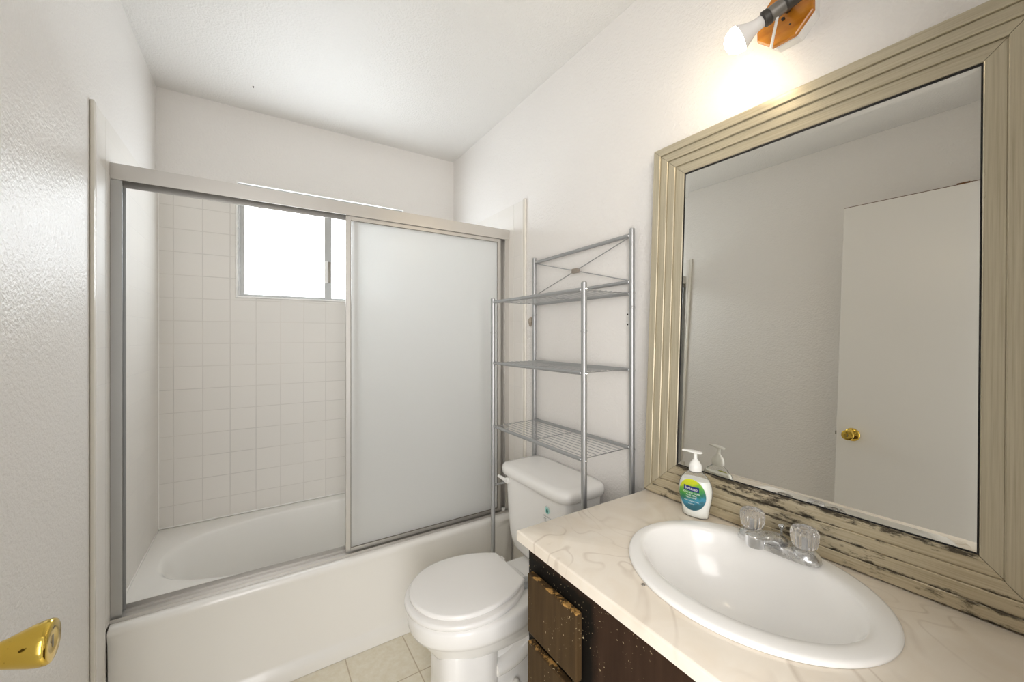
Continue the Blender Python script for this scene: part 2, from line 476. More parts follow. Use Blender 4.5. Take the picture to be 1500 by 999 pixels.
def rod(bm, p, q, r, n=14):
    p, q = Vector(p), Vector(q); l = (q - p).length; e = min(r * 0.3, l * 0.1)
    return lathe(bm, p, q - p, [(0, r - e), (e, r), (l - e, r), (l, r - e)], n)

def tube(bm, pts, r, n=12):
    pts = [Vector(p) for p in pts]
    rad = r if isinstance(r, (list, tuple)) else [r] * len(pts)
    rings = []; pa = None
    for i, p in enumerate(pts):
        d = (pts[min(i + 1, len(pts) - 1)] - pts[max(i - 1, 0)]).normalized()
        if pa is None: _, a, b = frame_axes(d)
        else:
            a = (pa - d * pa.dot(d)).normalized(); b = d.cross(a)
        pa = a
        rings.append([p + (a * math.cos(2 * PI * k / n) + b * math.sin(2 * PI * k / n)) * rad[i] for k in range(n)])
    loft(bm, rings); return bm

def sup(cx, cy, rx, ry, z, n=64, e=2.0, ang0=0.0):
    r = []
    for k in range(n):
        t = 2 * PI * k / n + ang0
        c, s = math.cos(t), math.sin(t)
        r.append((cx + rx * math.copysign(abs(c) ** (2 / e), c), cy + ry * math.copysign(abs(s) ** (2 / e), s), z))
    return r

def rect_ring(x0, x1, y0, y1, z, cx, cy, n):
    """n points on a rectangle by direction from (cx,cy), with the corners snapped in"""
    pts = []
    for k in range(n):
        t = 2 * PI * k / n
        c, s = math.cos(t), math.sin(t)
        f = []
        if c > 1e-9: f.append((x1 - cx) / c)
        if c < -1e-9: f.append((x0 - cx) / c)
        if s > 1e-9: f.append((y1 - cy) / s)
        if s < -1e-9: f.append((y0 - cy) / s)
        f = min(f); pts.append([cx + c * f, cy + s * f, z])
    for X in (x0, x1):
        for Y in (y0, y1):
            i = min(range(n), key=lambda q: (pts[q][0] - X) ** 2 + (pts[q][1] - Y) ** 2)
            pts[i][0], pts[i][1] = X, Y
    return pts

def text_bm(body, size, place, depth=0.0, spacing=1.0):
    """place(u, v) -> world point; u runs along the line (centred), v up"""
    cu = bpy.data.curves.new('txt', 'FONT'); cu.body = body; cu.size = size
    cu.align_x = 'CENTER'; cu.align_y = 'CENTER'; cu.resolution_u = 2; cu.space_character = spacing
    o = bpy.data.objects.new('txt', cu); C.objects.link(o)
    bpy.context.view_layer.update()
    me = bpy.data.meshes.new_from_object(o.evaluated_get(bpy.context.evaluated_depsgraph_get()))
    bm = bmesh.new(); bm.from_mesh(me)
    bpy.data.objects.remove(o); bpy.data.curves.remove(cu); bpy.data.meshes.remove(me)
    for v in bm.verts: v.co = Vector(place(v.co.x, v.co.y))
    return bm

# ------------------------------------------------------------ room shell
XL, XR, YB, ZC = -0.4084, 1.1156, 2.4767, 2.4925
YF = -0.04
TK = 0.0098      # tile thickness
WX0, WX1, WZ0, WZ1 = -0.099, 0.772, 1.512, 2.112     # window opening

b = NB(); box(b, XL - .12, XR + .12, YF - .12, YB + .14, -.06, 0); struct('floor', b, 'floor', smooth=False)
b = NB(); box(b, XL - .12, XR + .12, YF - .12, YB + .14, ZC, ZC + .06); struct('ceiling', b, 'ceiling', smooth=False)
b = NB(); box(b, XL - .12, XL, YF - .12, YB + .14, 0, ZC); struct('wall_left', b, 'wall', smooth=False)
b = NB(); box(b, XR, XR + .12, YF - .12, YB + .14, 0, ZC); struct('wall_right', b, 'wall', smooth=False)
b = NB()
box(b, XL, WX0, YB, YB + .14, 0, ZC); box(b, WX1, XR, YB, YB + .14, 0, ZC)
box(b, WX0, WX1, YB, YB + .14, 0, WZ0); box(b, WX0, WX1, YB, YB + .14, WZ1, ZC)
struct('wall_back', b, 'wall', smooth=False)
DX0, DX1 = -0.268, 0.50
b = NB()
box(b, XL, DX0, YF - .12, YF, 0, ZC); box(b, DX1, XR, YF - .12, YF, 0, ZC); box(b, DX0, DX1, YF - .12, YF, 2.10, ZC)
struct('wall_front', b, 'wall', smooth=False)

# tiled surround (three faces round the tub)
TT = 1.992
b = NB()
yb0 = YB - TK
box(b, XL + TK, WX0, yb0, YB - .0003, .402, TT); box(b, WX1, XR - TK, yb0, YB - .0003, .402, TT)
box(b, WX0, WX1, yb0, YB - .0003, .402, WZ0)
struct('trim_1', b, 'tile_back', 'white square tiles on the wall under the window', smooth=False)
def side_tile(x0, x1):
    t = NB()
    box(t, x0, x1, 1.712, YB - .0003, .402, TT, 0.0)
    box(t, x0, x1, 1.626, 1.712, 0.001, TT, 0.003)
    return t
struct('trim_2', side_tile(XL + .0003, XL + TK), 'tile_side', 'white square tiles on the left wall beside the tub', angle=20)
struct('trim_3', side_tile(XR - TK, XR - .0003), 'tile_side', 'white square tiles on the right wall beside the tub', angle=20)
# narrow bullnose strip along the front edge of each tiled side
for nm, x0, x1 in (('trim_4', XL + .0003, XL + .0105), ('trim_5', XR - .0105, XR - .0003)):
    b = NB(); box(b, x0, x1, 1.606, 1.6255, 0.001, TT + .004, 0.004, 3); struct(nm, b, 'strip', 'narrow glazed edging strip of the tile surround')
# caulk lines in the tub corners
b = NB()
tube(b, [(XL + TK + .002, 1.80, .404), (XL + TK + .002, YB - TK - .002, .404), (XR - TK - .002, YB - TK - .002, .404), (XR - TK - .002, 1.80, .404)], .0035, 8)
tube(b, [(XL + TK + .0015, YB - TK - .0015, .404), (XL + TK + .0015, YB - TK - .0015, TT)], .003, 8)
struct('trim_6', b, 'caulk', 'bead of white caulk round the tub edge')

# ------------------------------------------------------------ window
w = thing('window_1', 'small aluminium sliding window with bright frosted panes above the tub', None, ((WX0 + WX1) / 2, YB, WZ0), kind='structure')
def ring_frame(bm, x0, x1, z0, z1, y0, y1, t, tz=None):
    tz = tz or t
    box(bm, x0, x0 + t, y0, y1, z0, z1); box(bm, x1 - t, x1, y0, y1, z0, z1)
    box(bm, x0 + t, x1 - t, y0, y1, z0, z0 + tz); box(bm, x0 + t, x1 - t, y0, y1, z1 - tz, z1)
b = NB(); ring_frame(b, WX0 + .001, WX1 - .001, WZ0 + .001, WZ1 - .001, YB - .013, YB + .055, .007)
obj('window_lining', b, 'whiteplastic', w, smooth=False)
b = NB(); ring_frame(b, WX0 + .009, WX1 - .009, WZ0 + .009, WZ1 - .009, YB + .004, YB + .05, .008, .004)
obj('window_frame', b, 'alu_window', w, smooth=False)
DIV = 0.322
s1 = NB(); ring_frame(s1, WX0 + .018, DIV + .014, WZ0 + .014, WZ1 - .014, YB + .010, YB + .024, .018, .008)
sash = obj('sliding_sash', s1, 'alu_window', w, smooth=False)
b = NB(); box(b, WX0 + .037, DIV - .005, YB + .0155, YB + .0195, WZ0 + .0225, WZ1 - .0225); obj('pane', b, 'pane', sash, smooth=False)
s2 = NB(); ring_frame(s2, DIV, WX1 - .018, WZ0 + .014, WZ1 - .014, YB + .028, YB + .042, .036, .008)
sash2 = obj('fixed_sash', s2, 'alu_window', w, smooth=False)
b = NB(); box(b, DIV + .037, WX1 - .055, YB + .033, YB + .037, WZ0 + .0225, WZ1 - .0225); obj('pane', b, 'pane', sash2, smooth=False)
b = NB(); box(b, DIV - .006, DIV + .012, YB - .006, YB + .009, 1.618, 1.742, .002)
lt = obj('latch', b, 'whiteplastic', w)
b = NB(); box(b, DIV + .0125, DIV + .028, YB - .002, YB + .009, 1.62, 1.74, .002); obj('latch_grip', b, 'latch', lt)

# ------------------------------------------------------------ bathtub
TX0, TX1, TY0, TY1, TZ = XL + TK + .0008, XR - TK - .0008, 1.716, YB - TK - .0008, 0.400
ocx, ocy, oa, ob = 0.355, 2.105, 0.695, 0.285
NN = 128
def inset(i, fi, z): return rect_ring(TX0 + i, TX1 - i, TY0 + fi, TY1 - i, z, ocx, ocy, NN)
rings = [inset(0, .004, 0.001), inset(0, .004, .052), inset(0, .012, .060), inset(0, .016, .075), inset(0, .008, .34), inset(0, .002, .372), inset(0, .000, .383),
         inset(.001, .003, .393), inset(.002, .009, .3985), inset(.004, .016, TZ)]
for s, z, e in ((1.0, .400, 2.7), (.985, .397, 2.7), (.975, .388, 2.7), (.965, .370, 2.7), (.93, .25, 2.8), (.89, .14, 2.9), (.84, .095, 3), (.74, .072, 3), (.45, .062, 2.5), (.1, .058, 2)):
    rings.append(sup(ocx, ocy, oa - (1 - s) * .55 - (.4 - z) * .25 if s > .5 else oa * s, ob * s if s > .5 else ob * s, z, NN, e))
for r_ in rings[6:10]:
    for i_, p_ in enumerate(r_):
        if p_[1] > TY0 + .03: r_[i_] = [p_[0], p_[1], TZ - .0005 if r_ is not rings[9] else TZ]
b = NB(); loft(b, rings, cap0=False)
tag(obj('bathtub', b, 'enamel', angle=50), 'white alcove bathtub with oval basin under the window', 'bathtub')

# ------------------------------------------------------------ sliding shower doors
sd = thing('shower_door', 'aluminium framed sliding shower door with frosted panels standing on the tub rim', 'shower door', (0.355, 1.775, TZ))
RX0, RX1 = XL + TK + .0006, XR - TK - .0006
HY0, HY1 = 1.749, 1.806
b = NB()
box(b, RX0, RX1, HY0, HY0 + .003, 1.817, 1.868); box(b, RX0, RX1, HY0 + .003, HY1 - .003, 1.864, 1.868)
box(b, RX0, RX1, HY1 - .003, HY1, 1.808, 1.868); box(b, RX0 + .03, RX1 - .03, 1.776, 1.7775, 1.835, 1.864)
obj('header_rail', b, 'alu', sd, smooth=False)
for x0, x1, nm in ((RX0, RX0 + .027, 'left'), (RX1 - .024, RX1, 'right')):
    b = NB(); box(b, x0, x1, HY0 + .004, HY0 + .0075, TZ + .006, 1.8165); 
    xs = (x0, x0 + .003) if nm == 'left' else (x1 - .003, x1)
    box(b, xs[0], xs[1], HY0 + .0075, HY1 - .005, TZ + .006, 1.807)
    box(b, x0, x1, HY1 - .008, HY1 - .005, TZ + .006, 1.807)
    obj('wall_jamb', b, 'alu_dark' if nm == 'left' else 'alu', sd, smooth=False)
b = NB()
box(b, RX0, RX1, 1.742, 1.808, TZ + .0006, TZ + .005); box(b, RX0, RX1, 1.805, 1.808, TZ + .005, TZ + .020)
box(b, RX0, RX1, 1.7415, 1.7435, TZ + .002, TZ + .012); box(b, RX0 + .03, RX1 - .03, 1.776, 1.7775, TZ + .005, TZ + .013)
obj('sill_track', b, 'alu', sd, smooth=False)
def panel(x0, x1, y0, z0, z1, st, dark_bottom):
    d = .014
    f = NB()
    box(f, x0, x0 + st, y0, y0 + d, z0, z1, .0015); box(f, x1 - st, x1, y0, y0 + d, z0, z1, .0015)
    box(f, x0 + st, x1 - st, y0, y0 + d, z0, z0 + .014, .001); box(f, x0 + st, x1 - st, y0, y0 + d, z1 - .036, z1, .001)
    pf = obj('door_panel', f, 'alu', sd, smooth=False)
    g = NB(); box(g, x0 + st - .002, x1 - st + .002, y0 + .005, y0 + .009, z0 + .012, z1 - .034); obj('frosted_glass', g, 'frosted', pf, smooth=False)
    g = NB()
    box(g, x0 + st, x0 + st + .0016, y0 + .001, y0 + .0045, z0 + .014, z1 - .036); box(g, x1 - st - .0016, x1 - st, y0 + .001, y0 + .0045, z0 + .014, z1 - .036)
    box(g, x0 + st, x1 - st, y0 + .001, y0 + .0045, z0 + .014, z0 + .0165); box(g, x0 + st, x1 - st, y0 + .001, y0 + .0045, z1 - .0376, z1 - .036)
    obj('glazing_gasket', g, 'latch', pf, smooth=False)
    return pf
panel(.306, 1.058, 1.7575, .4125, 1.836, .019, True)
panel(.335, 1.079, 1.7825, .4125, 1.836, .022, True)
b = NB(); box(b, 1.062, 1.078, 1.7455, 1.760, .4055, .425, .003); obj('door_bumper', b, 'whiteplastic', sd)

# ------------------------------------------------------------ toilet
TYC = 1.268
to = thing('toilet', 'white close-coupled toilet with closed lid between tub and vanity', 'toilet', (0.78, TYC, 0))
def egg(xf, xb, hw, z, n=72, e=2.15, flat=0.0, yc=TYC):
    """round-front outline: front tip xf, back xb, widest ~45% from the back"""
    cx = xf + (xb - xf) * .53
    r = []
    for k in range(n):
        t = 2 * PI * k / n
        c, s = math.cos(t), math.sin(t)
        ex = 2.0 if c < 0 else 2.0 + flat
        rx = (cx - xf) if c < 0 else (xb - cx)
        x = cx + rx * math.copysign(abs(c) ** (2 / ex), c)
        y = hw * math.copysign(abs(s) ** (2 / (e if c < 0 else e + flat * .35)), s)
        r.append((x, yc + y, z))
    return r
b = NB()
loft(b, [egg(.50, .90, .10, .235, flat=1.5), egg(.490, .92, .118, .250, flat=1.5), egg(.466, .905, .140, .285, flat=1.2),
         egg(.446, .88, .160, .316, flat=1.0), egg(.440, .87, .166, .328, flat=1.0), egg(.424, .865, .177, .335, flat=1.0), egg(.417, .86, .182, .350, flat=.9), egg(.415, .86, .183, .385, flat=.9), egg(.418, .86, .181, .395, flat=.9),
         egg(.428, .855, .172, .399, flat=.9)])
box(b, .80, 1.06, TYC - .115, TYC + .115, .30, .394, .02, 3)      # shelf that carries the tank
bowl = obj('bowl', b, 'china', to, angle=60)
b = NB()
loft(b, [sup(.612, TYC, .112, .108, .001, 72, 3.4), sup(.612, TYC, .108, .104, .05, 72, 3.4), sup(.612, TYC, .106, .101, .15, 72, 3.4), sup(.612, TYC, .106, .101, .26, 72, 3.4), sup(.62, TYC, .10, .096, .275, 72, 3.4)])
loft(b, [sup(.84, TYC, .20, .108, .001, 72, 4), sup(.84, TYC, .20, .108, .045, 72, 4), sup(.84, TYC, .195, .098, .058, 72, 4), sup(.84, TYC, .185, .074, .075, 72, 4), sup(.84, TYC, .18, .066, .16, 72, 4), sup(.83, TYC, .17, .068, .29, 72, 4)])
obj('pedestal', b, 'china', to, angle=60)
for sy in (-1, 1):                                                  # trapway reliefs on each flank, floor bolts
    b = NB()
    pts, rs = [], []
    for k in range(19):
        t = k / 18
        a = t * PI * .62
        pts.append((.70 + .19 * math.sin(a), TYC + sy * (.070 + .004 * math.sin(PI * t)), .150 + .20 * (1 - math.cos(a)) * .85)); rs.append(.026 + .006 * math.sin(PI * t))
    tube(b, pts, rs, 18)
    obj('trapway', b, 'china', to)
    b = NB(); lathe(b, (.775, TYC + sy * .087, .060), (0, 0, 1), [(0, .014), (.006, .0145), (.02, .013), (.028, .008), (.031, .001)], 20)
    obj('bolt_cap', b, 'whiteplastic', to)
# seat and lid: round front, sides tapering back to a straight hinge edge
def lidring(xf, xw, xb, hw, bw, z):
    r = []
    for k in range(41):
        t = PI / 2 + PI * k / 40
        r.append((xw + (xw - xf) * math.cos(t), TYC + .012 + hw * math.sin(t), z))
    side = []
    for k in range(1, 15):
        u = k / 14
        side.append((xw + (xb - xw) * u, bw + (hw - bw) * (1 - u ** 2.3)))
    r += [(x, TYC + .012 - h, z) for x, h in side]
    r += [(xb, TYC + .012 - bw + 2 * bw * k / 8, z) for k in range(1, 8)]
    r += [(x, TYC + .012 + h, z) for x, h in reversed(side)]
    return r
def lidset(g, z0, z1):
    return [lidring(.412 + g + .004, .605, .808 - .003, .184 - g - .004, .100 - .003, z0), lidring(.412 + g, .605, .811, .184 - g, .102, z0 + .004), lidring(.412 + g, .605, .811, .184 - g, .102, z1 - .005), lidring(.412 + g + .003, .605, .808, .181 - g, .099, z1 - .001), lidring(.412 + g + .008, .605, .803, .176 - g, .094, z1)]
b = NB(); loft(b, lidset(-.002, .4015, .4195)); obj('seat', b, 'lidplastic', to, angle=50)
b = NB(); loft(b, lidset(.014, .4240, .4405) + [lidring(.50, .605, .77, .10, .06, .443), lidring(.57, .605, .66, .03, .02, .4435)]); obj('seat_lid', b, 'lidplastic', to, angle=50)
for sy in (-1, 1):
    b = NB(); box(b, .806, .838, TYC + .012 + sy * .090 - .016, TYC + .012 + sy * .090 + .016, .4, .428 if sy < 0 else .418, .005, 2)
    obj('seat_hinge', b, 'greyplastic' if sy < 0 else 'lidplastic', to)
# tank
def tring(x0, x1, hw, z, e=6.0): return sup((x0 + x1) / 2, TYC, (x1 - x0) / 2, hw, z, 72, e)
b = NB()
loft(b, [tring(.945, 1.07, .13, .396), tring(.93, 1.085, .155, .400), tring(.915, 1.094, .185, .425), tring(.906, 1.097, .196, .47), tring(.900, 1.099, .203, .56), tring(.895, 1.100, .208, .70), tring(.895, 1.100, .208, .722)])
tank = obj('tank', b, 'china', to, angle=60)
b = NB()
loft(b, [tring(.886, 1.104, .217, .7235), tring(.879, 1.107, .223, .727), tring(.877, 1.108, .225, .745), tring(.880, 1.107, .222, .757), tring(.888, 1.102, .215, .764), tring(.91, 1.08, .19, .767), tring(.97, 1.02, .1, .768)])
obj('tank_lid', b, 'china', to, angle=60)
b = NB()
lathe(b, (.8965, 1.428, .700), (-1, 0, 0), [(0, .013), (.006, .0135), (.012, .011), (.014, .006)], 20)
tube(b, [(.886, 1.428, .700), (.884, 1.444, .703), (.880, 1.462, .7065), (.876, 1.476, .709)], [.0085, .0075, .0065, .006], 12)
obj('flush_lever', b, 'whiteplastic', to)
# printed mark on the tank front (tank front surface x at this height)
def tankp(yc, zc, s=1.0):
    def f(u, v):
        y = yc - u; z = zc + v
        hw = .2065; k = abs((y - TYC) / hw)
        x = .9975 - .1022 * (1 - k ** 6) ** (1 / 6) - .0012
        return (x - .0006, y, z)
    return f
pm = NB()
fp = tankp(1.155, .672)
def disc(bm, f, pts): bm.faces.new([bm.verts.new(Vector(f(u, v))) for u, v in pts])
disc(pm, fp, [(.0125 * math.cos(t * PI / 14), .0125 * math.sin(t * PI / 14)) for t in range(28)])
mark = obj('water_mark', pm, 'aqua_print', tank, smooth=False); mark['label'] = 'printed teal droplet mark'
pm = NB()
fp2 = lambda u, v: Vector(fp(u, v)) + Vector((-.0004, 0, 0))
drop = [(.0, .0105), (.0035, .004), (.0055, -.001), (.005, -.006), (.0015, -.009), (-.0025, -.0085), (-.0055, -.005), (-.0055, 0), (-.003, .005)]
disc(pm, fp2, drop)
merge(pm, text_bm('meets EPA criteria', .0042, lambda u, v: fp2(.0165 * math.sin(u * 46) * (1 + v * 50), .0165 * math.cos(u * 46) * (1 + v * 50))))
obj('droplet', pm, 'teal_print', tank, smooth=False)
pm = NB()
for body, dz, sz, du in (('WaterSense', -.023, .0085, .0), ('MaP', -.033, .0085, -.012), ('PREMIUM', -.041, .0065, -.004)):
    merge(pm, text_bm(body, sz, lambda u, v, dz=dz, du=du: fp2(u + du, v + dz)))
obj('tank_lettering', pm, 'dark_print', tank, smooth=False)

# ------------------------------------------------------------ rack over the toilet
rk = thing('storage_rack', 'grey metal three-shelf wire rack standing over the toilet', 'rack', (0.985, 1.228, 0))
XF, XK, YA, YZ = 0.873, 1.099, 1.518, 0.937
RR = .0095
for x, y, h in ((XF, YA, 1.482), (XF, YZ, 1.488), (XK, YA, 1.684), (XK, YZ, 1.692)):
    b = NB(); rod(b, (x, y, .002), (x, y, h), RR, 18)
    pl = obj('pole', b, 'rack', rk)
    for zc in (1.33,) if h < 1.6 else (1.415,):
        b = NB(); lathe(b, (x, y, zc - .004), (0, 0, 1), [(0, RR + .0003), (.001, RR + .001), (.007, RR + .001), (.008, RR + .0003)], 18)
        obj('pole_joint', b, 'rack', pl)
for zf, zk in ((1.464, 1.464), (1.196, 1.196), (.918, .922)):
    b = NB(); rod(b, (XF, YA - RR, zf), (XF, YZ + RR, zf), .0068, 14); rod(b, (XK, YA - RR, zk), (XK, YZ + RR, zk), .0068, 14)
    sh = obj('shelf', b, 'rack', rk)
    b = NB()
    for k in range(9):
        x = XF + .018 + (XK - XF - .036) * k / 8
        rod(b, (x, YA - .012, (zf + zk) / 2 + .003), (x, YZ + .012, (zf + zk) / 2 + .003), .0012, 8)
    for y in (YA - .012, (YA + YZ) / 2, YZ + .012):
        rod(b, (XF + .005, y, zf + .0005), (XK - .005, y, zk + .0005), .0017, 8)
    obj('shelf_wire', b, 'rack', sh)
    for x, y, z in ((XF, YA, zf), (XF, YZ, zf), (XK, YA, zk), (XK, YZ, zk)):
        s = 1 if y == YA else -1
        b = NB()
        lathe(b, (x, y + s * (RR - .002), z), (0, s, 0), [(0, .004), (.004, .004), (.0055, .002)], 12)
        obj('bolt', b, 'chromelite', sh)
b = NB(); rod(b, (XK, YA - RR, 1.660), (XK, YZ + RR, 1.668), .0075, 14); obj('top_rail', b, 'rack', rk)
b = NB(); rod(b, (XK, YA - RR, 1.500), (XK, YZ + RR, 1.505), .0068, 14); obj('back_rail', b, 'rack', rk)
for s in (0, 1):
    b = NB()
    z0, z1 = (1.655, 1.510) if s else (1.505, 1.660)
    rod(b, (XK - .003 + .004 * s, YA - .012, z0), (XK - .003 + .004 * s, YZ + .012, z1), .002, 8)
    obj('cross_wire', b, 'rack', rk)
ym, zm = (YA + YZ) / 2 + .0, 1.583
b = NB(); box(b, XK - .008, XK + .005, ym - .020, ym + .020, zm - .010, zm + .010, .003); obj('cross_bracket', b, 'bracket', rk)
for y in (YA, YZ):
    b = NB(); rod(b, (XF + RR, y, .655), (XK - RR, y, .655), .0058, 12); obj('side_rail', b, 'rack', rk)

# ------------------------------------------------------------ vanity cabinet
CT = 0.8255          # countertop surface
CXF, CY1 = 0.549, 0.834
va = thing('vanity_cabinet', 'dark brown vanity cabinet with chipped worn paint under the cream countertop', 'cabinet', (0.85, 0.4, 0))
FX = 0.567
b = NB()
box(b, FX, FX + .02, -.035, .806, .09, CT - .029); box(b, FX + .02, XR - .004, .786, .806, 0.001, CT - .029)
box(b, FX + .02, XR - .004, -.035, -.015, 0.001, CT - .029); box(b, FX + .02, XR - .004, -.015, .786, .09, .108); box(b, FX + .06, FX + .075, -.015, .786, .001, .09)
obj('cabinet_body', b, 'cab', va, smooth=False)
def drawer(y0, y1, z0, z1, x=.548):
    d = NB(); box(d, x, FX - .0015, y0, y1, z0, z1, .0035, 2)
    return obj('drawer', d, 'drawer', va, angle=20)
drawer(.612, .786, .600, .742)
drawer(.612, .786, .425, .578)
drawer(.612, .786, .258, .408)
d = NB(); box(d, .551, FX - .0015, .05, .575, .12, .56, .0035); obj('cabinet_door', d, 'drawer', va, angle=20)

# countertop (with the sink cut-out)
SCX, SCY = 0.832, 0.425
SRX, SRY = 0.206, 0.236
def cring(i, z): return rect_ring(CXF + i, XR - .0015 - i, -.037 + i, CY1 - i, z, SCX, SCY, NN)
b = NB()
rr = [sup(SCX, SCY, SRX - .02, SRY - .02, CT - .028, NN), cring(.002, CT - .028), cring(0, CT - .026), cring(0, CT - .004), cring(.002, CT - .001), cring(.004, CT),
      sup(SCX, SCY, SRX - .02, SRY - .02, CT, NN), sup(SCX, SCY, SRX - .02, SRY - .02, CT - .028, NN)]
loft(b, rr, False, False)
tag(obj('countertop', b, 'marble', angle=30), 'cream cultured marble countertop with tan veins on the vanity', 'countertop')

# sink
sk = thing('sink', 'white oval drop-in basin set in the marble countertop', 'sink', (SCX, SCY, CT))
bx, by, brx, bry = SCX - .002, SCY + .007, .150, .201
bx -= 0.002
def sring(t, z):     # t 0 = rim edge, 1 = basin opening
    return sup(SCX + (bx - SCX) * t, SCY + (by - SCY) * t, SRX + (brx - SRX) * t, SRY + (bry - SRY) * t, z, NN)
b = NB()
rr = [sring(0.04, CT + .0006), sring(0, CT + .002), sring(0.012, CT + .0055), sring(.06, CT + .0085), sring(.16, CT + .0100), sring(.6, CT + .0103), sring(.85, CT + .0088), sring(.95, CT + .005)]
for s, z in ((1.0, .001), (.975, -.008), (.95, -.022), (.91, -.045), (.85, -.072), (.75, -.098), (.60, -.118), (.42, -.131), (.22, -.138), (.12, -.141)):
    rr.append(sup(bx + (1 - s) * .02, by, brx * s, bry * s, CT + z, NN))
loft(b, rr, False, True)
obj('basin', b, 'china', sk, angle=70)
b = NB(); lathe(b, (bx + .0176, by, CT - .1405), (0, 0, 1), [(0, .024), (.003, .0235), (.004, .018), (.0035, .004)], 28); obj('drain', b, 'chromelite', sk)
b = NB()
for (x, y) in ((.637, .515),):
    lathe(b, (x, y, CT + .0003), (0, 0, 1), [(0, .004), (.0015, .003), (.002, .001)], 10)
tag(obj('caulk_crumb', b, 'latch'), 'tiny dark crumb of old caulk at the front edge of the basin', 'crumb')

# faucet
FCX, FCY, FZ = 0.982, 0.427, CT + .0108
fa = thing('faucet', 'dull chrome two-handle faucet with clear acrylic knobs at the back of the basin', 'faucet', (FCX, FCY, FZ))
b = NB()
def fr(rx, ry, z): return sup(FCX, FCY, rx, ry, z, 64, 2.7)
loft(b, [fr(.029, .082, FZ + .0003), fr(.030, .083, FZ + .003), fr(.029, .082, FZ + .012), fr(.025, .078, FZ + .018), fr(.018, .07, FZ + .020)])
for sy in (-1, 1):
    lathe(b, (FCX, FCY + sy * .053, FZ + .012), (0, 0, 1), [(0, .028), (.006, .026), (.010, .022), (.013, .018), (.014, .005)], 28)
obj('faucet_base', b, 'chrome', fa, angle=50)
b = NB()
def sp_ring(p, w, h, up):
    p = Vector(p); d = Vector((0, 1, 0)); u = Vector(up).normalized()
    return [p + d * (w * math.cos(2 * PI * k / 24)) + u * (h * math.sin(2 * PI * k / 24)) for k in range(24)]
loft(b, [sp_ring((FCX + .012, FCY, FZ + .014), .016, .006, (.3, 0, 1)), sp_ring((FCX, FCY, FZ + .022), .024, .014, (.4, 0, 1)), sp_ring((FCX - .025, FCY + .001, FZ + .031), .021, .013, (.35, 0, 1)),
         sp_ring((FCX - .055, FCY + .003, FZ + .040), .0175, .010, (.3, 0, 1)), sp_ring((FCX - .075, FCY + .004, FZ + .045), .016, .008, (.25, 0, 1)), sp_ring((FCX - .092, FCY + .005, FZ + .047), .010, .005, (.2, 0, 1))])
obj('spout', b, 'chrome', fa, angle=60)
b = NB(); lathe(b, (FCX - .080, FCY + .008, FZ + .026), (0, 0, 1), [(0, .015), (.001, .0175), (.006, .0185), (.018, .0188), (.0235, .0182), (.0255, .0155), (.0265, .004)], 32); obj('spout_tip', b, 'chromelite', fa, angle=40)
def knob_bm(x, y, z):
    k_ = NB(); n = 96
    def kr(r, dz, fl): return [(x + r * (1 + fl * math.cos(16 * 2 * PI * k / n)) * math.cos(2 * PI * k / n), y + r * (1 + fl * math.cos(16 * 2 * PI * k / n)) * math.sin(2 * PI * k / n), z + dz) for k in range(n)]
    loft(k_, [kr(.013, 0, 0), kr(.019, .002, .0), kr(.0225, .006, .03), kr(.0245, .018, .045), kr(.0250, .030, .045), kr(.0240, .038, .03), kr(.0205, .0425, 0), kr(.0150, .0435, 0), kr(.0135, .041, 0), kr(.008, .0405, 0), kr(.006, .0425, 0), kr(.001, .043, 0)])
    return k_
for sy in (-1, 1):
    y = FCY + sy * .053
    h = obj('handle', knob_bm(FCX, y, FZ + .0268), 'acrylic', fa, angle=40); h['label'] = 'clear fluted acrylic knob'
    b = NB(); rod(b, (FCX, y, FZ + .0275), (FCX, y, FZ + .050), .0045, 14); obj('handle_stem', b, 'greyplastic', h)
b = NB(); rod(b, (FCX + .022, FCY, FZ + .016), (FCX + .022, FCY, FZ + .040), .0025, 12); lathe(b, (FCX + .022, FCY, FZ + .038), (0, 0, 1), [(0, .003), (.003, .0055), (.008, .0075), (.011, .006), (.013, .002)], 20)
obj('lift_rod', b, 'chromelite', fa)

# ------------------------------------------------------------ soap bottle
SX, SY = 1.003, 0.638
SZ = CT + .0005
so = thing('soap_bottle', 'white pump bottle of liquid hand soap with green and blue oval label by the mirror', 'soap bottle', (SX, SY, SZ))
prof = [(0.0, .031, .018), (.003, .0345, .0205), (.02, .0362, .0222), (.042, .0410, .0238), (.060, .0440, .0245), (.074, .0446, .0245), (.088, .0425, .0238), (.1, .0372, .0222), (.110, .0290, .0190), (.117, .0198, .0155), (.122, .0145, .0135)]
ROT = 0.14
def pint(z, i):
    for (a, b_) in zip(prof[:-1], prof[1:]):
        if a[0] <= z <= b_[0]:
            t = (z - a[0]) / (b_[0] - a[0]); return a[i] + (b_[i] - a[i]) * t
    return prof[-1][i]
def place(lx, ly, lz):
    # local: lx out of the label face (towards the room), ly to the bottle's right as seen from the front
    c, s = math.cos(ROT), math.sin(ROT)
    x, y = -lx, -ly
    return Vector((SX + c * x - s * y, SY + s * x + c * y, SZ + lz))
def bring(w, d, z, n=64, e=2.25):
    r = []
    for k in range(n):
        t = 2 * PI * k / n; c, s = math.cos(t), math.sin(t)
        r.append(place(d * math.copysign(abs(c) ** (2 / e), c), w * math.copysign(abs(s) ** (2 / e), s), z))
    return r
b = NB(); loft(b, [bring(w, d, z) for z, w, d in prof]); obj('bottle', b, 'clear_bottle', so, angle=60)
b = NB(); loft(b, [bring(w - .0016, d - .0016, z + (.0015 if z == 0 else 0)) for z, w, d in prof if z <= .1001]); obj('liquid_soap', b, 'liquid', so, angle=60)
def front(u, v, off, lc=.062):
    z = lc + v
    w, d = pint(z, 1), pint(z, 2)
    k = min(abs(u) / w, .999)
    return place(d * (1 - k ** 2.25) ** (1 / 2.25) + off, u, z)
